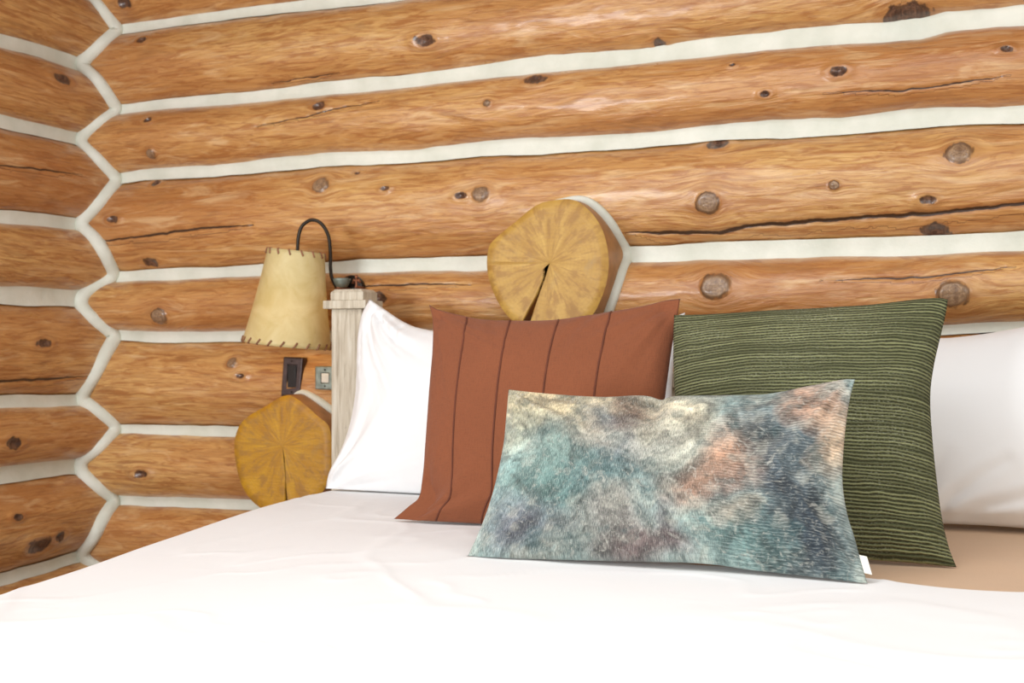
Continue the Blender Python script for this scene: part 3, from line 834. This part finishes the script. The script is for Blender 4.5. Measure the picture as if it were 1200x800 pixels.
def paintf(u, v):
    """u left to right, v bottom to top"""
    sc = 1.0
    wx = (fbm(u * 5, v * 3 + 4, 5) - .5) * .22; wy = (fbm(u * 5 + 9, v * 3, 5) - .5) * .35
    U, V = u + wx, v + wy
    L = lambda r, g, b: np.array([(c / 255.) ** 2.2 for c in (r, g, b)])
    col = np.zeros(u.shape + (3,)) + L(140, 155, 150)
    def blob(cu, cv, ru, rv, c, k=1., s=1.6):
        nonlocal col
        d = np.sqrt(((U - cu) / ru) ** 2 + ((V - cv) / rv) ** 2)
        m = (np.clip(1.25 - d, 0, 1) ** .8 * k)
        m = np.clip(m, 0, 1)[..., None]
        col = col * (1 - m) + L(*c) * m
    blob(.10, .85, .22, .32, (222, 200, 155), 1.)
    blob(.05, .40, .16, .45, (165, 195, 190), .85)
    blob(.30, .93, .22, .14, (212, 195, 160), .9)
    blob(.22, .62, .12, .12, (175, 195, 190), .6)
    blob(.22, .38, .20, .30, (96, 132, 124), .85)
    blob(.12, .14, .14, .16, (112, 112, 122), .9)
    blob(.36, .84, .10, .10, (95, 105, 112), .85)
    blob(.33, .70, .14, .12, (165, 150, 135), .6)
    blob(.42, .56, .10, .16, (130, 125, 128), .7)
    blob(.36, .38, .22, .22, (92, 114, 114), .8)
    blob(.40, .16, .16, .14, (150, 140, 132), .7)
    blob(.44, .90, .07, .16, (110, 75, 60), .8)
    blob(.54, .84, .10, .22, (232, 220, 190), 1.)
    blob(.54, .60, .10, .16, (205, 200, 180), .7)
    blob(.53, .30, .07, .14, (180, 205, 200), .7)
    blob(.57, .16, .05, .16, (105, 80, 85), .8)
    blob(.47, .07, .12, .08, (120, 90, 90), .7)
    blob(.72, .52, .12, .22, (196, 152, 124), 1.)
    blob(.66, .36, .12, .12, (150, 115, 95), .8)
    blob(.70, .88, .12, .16, (120, 140, 138), .8)
    blob(.78, .74, .08, .16, (100, 110, 112), .8)
    blob(.84, .40, .12, .42, (70, 78, 84), 1.)
    blob(.80, .16, .14, .16, (78, 92, 94), .8)
    blob(.92, .18, .12, .28, (48, 58, 66), 1.)
    blob(.87, .62, .08, .20, (80, 92, 98), .85)
    blob(.92, .90, .09, .20, (190, 145, 118), .95)
    blob(.97, .66, .06, .20, (195, 165, 135), .9)
    blob(.66, .20, .10, .10, (125, 155, 150), .7)
    blob(.74, .08, .12, .10, (105, 138, 134), .7)
    blob(.72, .20, .05, .06, (185, 170, 150), .7)
    f = fbm(u * 34 + wx * 60, v * 19 + wy * 30, 6)[..., None]
    f2 = fbm(u * 9 + 50, v * 7, 5)[..., None]
    col = col * (.30 + 1.4 * f) * (.72 + .55 * f2)
    g = sstep(.50, .64, fbm(U * 15 + 11, V * 9 + 51, 6))[..., None]
    col = col * (1 - .38 * g)
    g = sstep(.56, .70, fbm(u * 18 + 70, v * 11 + 3, 5))[..., None]
    col = col * (1 - .22 * g) + L(215, 212, 195) * .22 * g
    g = sstep(.56, .72, fbm(u * 16 + 20, v * 10 + 33, 5))[..., None]
    col = col * (1 - .4 * g) + L(50, 78, 80) * .5 * g
    return np.clip(col * 1.1, 0, 1)
lp = pillow('throw_pillow',
    [(596, 456), (620, 459), (660, 463), (710, 466), (745, 464), (762, 465), (776, 469), (792, 465), (850, 464), (900, 462), (950, 452), (985, 445), (1002, 444)],
    [(1002, 444), (997, 462), (992, 490), (988, 530), (987, 565), (992, 600), (1001, 630), (1009, 660), (1016, 683)],
    [(546, 656), (580, 654), (650, 655), (740, 657), (800, 658), (840, 661), (880, 667), (940, 674), (990, 680), (1016, 683)],
    [(596, 456), (593, 490), (590, 520), (582, 560), (572, 595), (559, 628), (546, 656)],
    -1.235, 33, .058, PAINT, 'small oblong pillow in blotchy teal, cream and slate print, frontmost on the duvet', pinch=.008, seed=5.2, nu=360, nv=210,
    dents=((.44, .93, .035, .02), (.46, .80, .03, .008)), paint=paintf)
# sewn-in tag at the lower right seam
R0 = lp['right']; n = len(R0)
a, b = R0[int(n * .87)], R0[int(n * .95)]
bm = bmesh.new()
dx = np.array([.011, -.004, -.001])
for off in (0, .0012):
    pass
v = [bm.verts.new(p) for p in (a, a + dx, b + dx, b)]
bm.faces.new(v)
o = from_bm('care_tag', bm, TAG, lp['obj'], False)
m = o.modifiers.new('thickness', 'SOLIDIFY'); m.thickness = .0012
o['label'] = 'tiny cream fabric tag'

# ------------------------------------------------------------------ wall lamp
def lamp(dx=0., label='', power=2.0):
    ys = -.20                                   # distance of the shade axis from the mortar plane
    P = lambda px, py, y=ys: Vector(hit(px, py, (0, y, 0), (0, 1, 0))) + Vector((dx, 0, 0))
    top = P(347, 294); bot = P(336.5, 404)
    axis = (top - bot); H = axis.length; zax = axis.normalized()
    root = empty('wall_lamp', tuple(P(405, 333, -.08)), label=label, cat='lamp')
    from mathutils import Matrix
    rot = Vector((0, 0, 1)).rotation_difference(zax).to_matrix().to_4x4()
    M = Matrix.Translation(bot) @ rot
    rt, rb = .0790, .1235
    bm = bmesh.new(); prof = []
    for k in range(25):
        f = k / 24; prof.append((rb + (rt - rb) * f - .003 * math.sin(f * math.pi), H * f))
    bm_lathe(bm, prof, 72, M, caps=False)
    sh = from_bm('lamp_shade', bm, HIDE, root)
    md = sh.modifiers.new('thickness', 'SOLIDIFY'); md.thickness = .0025; md.offset = -1
    # leather lacing round both rims
    for f, rr, cnt, nm in ((0., rb, 22, 'lacing'), (1., rt, 15, 'lacing')):
        for k in range(cnt):
            bm = bmesh.new()
            a0 = 2 * math.pi * k / cnt; hgt = .014
            sgn = 1 if f == 0 else -1
            pts = []
            for q in range(5):
                g = q / 4; z = H * f + sgn * hgt * g * (1 if 1 else 0)
                aa = a0 + .075 * g
                rad = rb + (rt - rb) * (z / H) + .0016
                pts.append(M @ Vector((rad * math.cos(aa), rad * math.sin(aa), z)))
            inner = rb + (rt - rb) * f - .004
            pts.insert(0, M @ Vector((inner * math.cos(a0), inner * math.sin(a0), H * f)))
            bm_tube(bm, [tuple(p) for p in pts], .0026, 6)
            from_bm('lacing_stitch', bm, LACE, sh)
    # gooseneck: up from the socket, over and down to the bracket
    path = [(347.5, 315, ys), (348.5, 292, ys), (349.5, 278, ys), (353, 266, ys), (359, 260, ys + .004), (366, 257.5, ys + .010), (374, 260, ys + .018), (381, 268, ys + .026),
            (385.5, 280, ys + .034), (387, 298, ys + .042), (387.3, 315, ys + .05), (389, 326, ys + .056), (394, 336, ys + .066)]
    pts = smooth_path([tuple(P(*p)) for p in path], 60)
    bm = bmesh.new(); bm_tube(bm, pts.tolist(), .0050, 14)
    from_bm('gooseneck', bm, BLACK, root)
    end = Vector(pts[-1])
    wy = on_log(405, 340)[1]
    bm = bmesh.new(); bm_tube(bm, [tuple(end), tuple(end + Vector((.006, .02, -.004))), (end.x + .012, wy - .0, end.z - .006)], .0075, 14)
    from_bm('bracket_arm', bm, COPP, root)
    bm = bmesh.new()
    bm_lathe(bm, [(.006, -.012), (.016, -.010), (.022, 0), (.026, .010), (.0265, .013), (.022, .0135), (.018, .0155), (.006, .016)], 36,
             Matrix.Translation(Vector(P(400, 332, ys + .075))))
    from_bm('cup', bm, PEWT, root)
    bm = bmesh.new()
    c = P(417.5, 331, ys + .08)
    bm_lathe(bm, [(.003, -.016), (.0055, -.014), (.003, -.006), (.003, .012), (.0045, .014), (.0045, .02), (.002, .022)], 16, Matrix.Translation(c))
    bm_tube(bm, [tuple(c + Vector((-.011, 0, -.002))), tuple(c + Vector((-.006, -.002, .008))), tuple(c + Vector((0, 0, .004))), tuple(c + Vector((.008, 0, .008))), tuple(c + Vector((.012, 0, -.0)))], .0038, 8)
    bm_tube(bm, [tuple(c + Vector((0, 0, -.012))), (c.x, wy, c.z - .014)], .004, 8)
    from_bm('turn_key', bm, COPP, root)
    # round canopy against the wall
    bm = bmesh.new()
    rotx = Matrix.Translation(Vector((end.x + .014, wy + .012, end.z - .006))) @ Matrix.Rotation(math.radians(90), 4, 'X')
    bm_lathe(bm, [(.042, 0), (.042, .012), (.036, .017), (.012, .020)], 40, rotx)
    from_bm('wall_canopy', bm, BLACK, root)
    # socket and bulb under the gooseneck
    s0 = Vector(pts[0])
    bm = bmesh.new(); bm_lathe(bm, [(.008, 0), (.018, -.004), (.019, -.045), (.014, -.05)], 24, Matrix.Translation(s0) @ rot)
    from_bm('socket', bm, BLACK, root)
    t = NT('lit bulb'); t.out((.9, .85, .7), .3); t.b.inputs['Emission Color'].default_value = (1, .72, .38, 1); t.b.inputs['Emission Strength'].default_value = 2
    bm = bmesh.new(); bm_lathe(bm, [(.012, -.048), (.016, -.058), (.027, -.078), (.028, -.09), (.02, -.106), (.004, -.113)], 24, Matrix.Translation(s0) @ rot)
    from_bm('bulb', bm, t.m, root)
    l = bpy.data.lights.new('bulb_light', 'POINT'); l.energy = power; l.color = (1, .62, .26); l.shadow_soft_size = .03
    lo = bpy.data.objects.new('bulb_light', l); COL.objects.link(lo); lo.location = s0 + (rot @ Vector((0, 0, -.14)))
    lo.parent = root; lo.matrix_parent_inverse = root.matrix_basis.inverted()
    return root
lamp(0., 'wall lamp with a laced rawhide shade hanging from a dark gooseneck by the bedpost', .3)
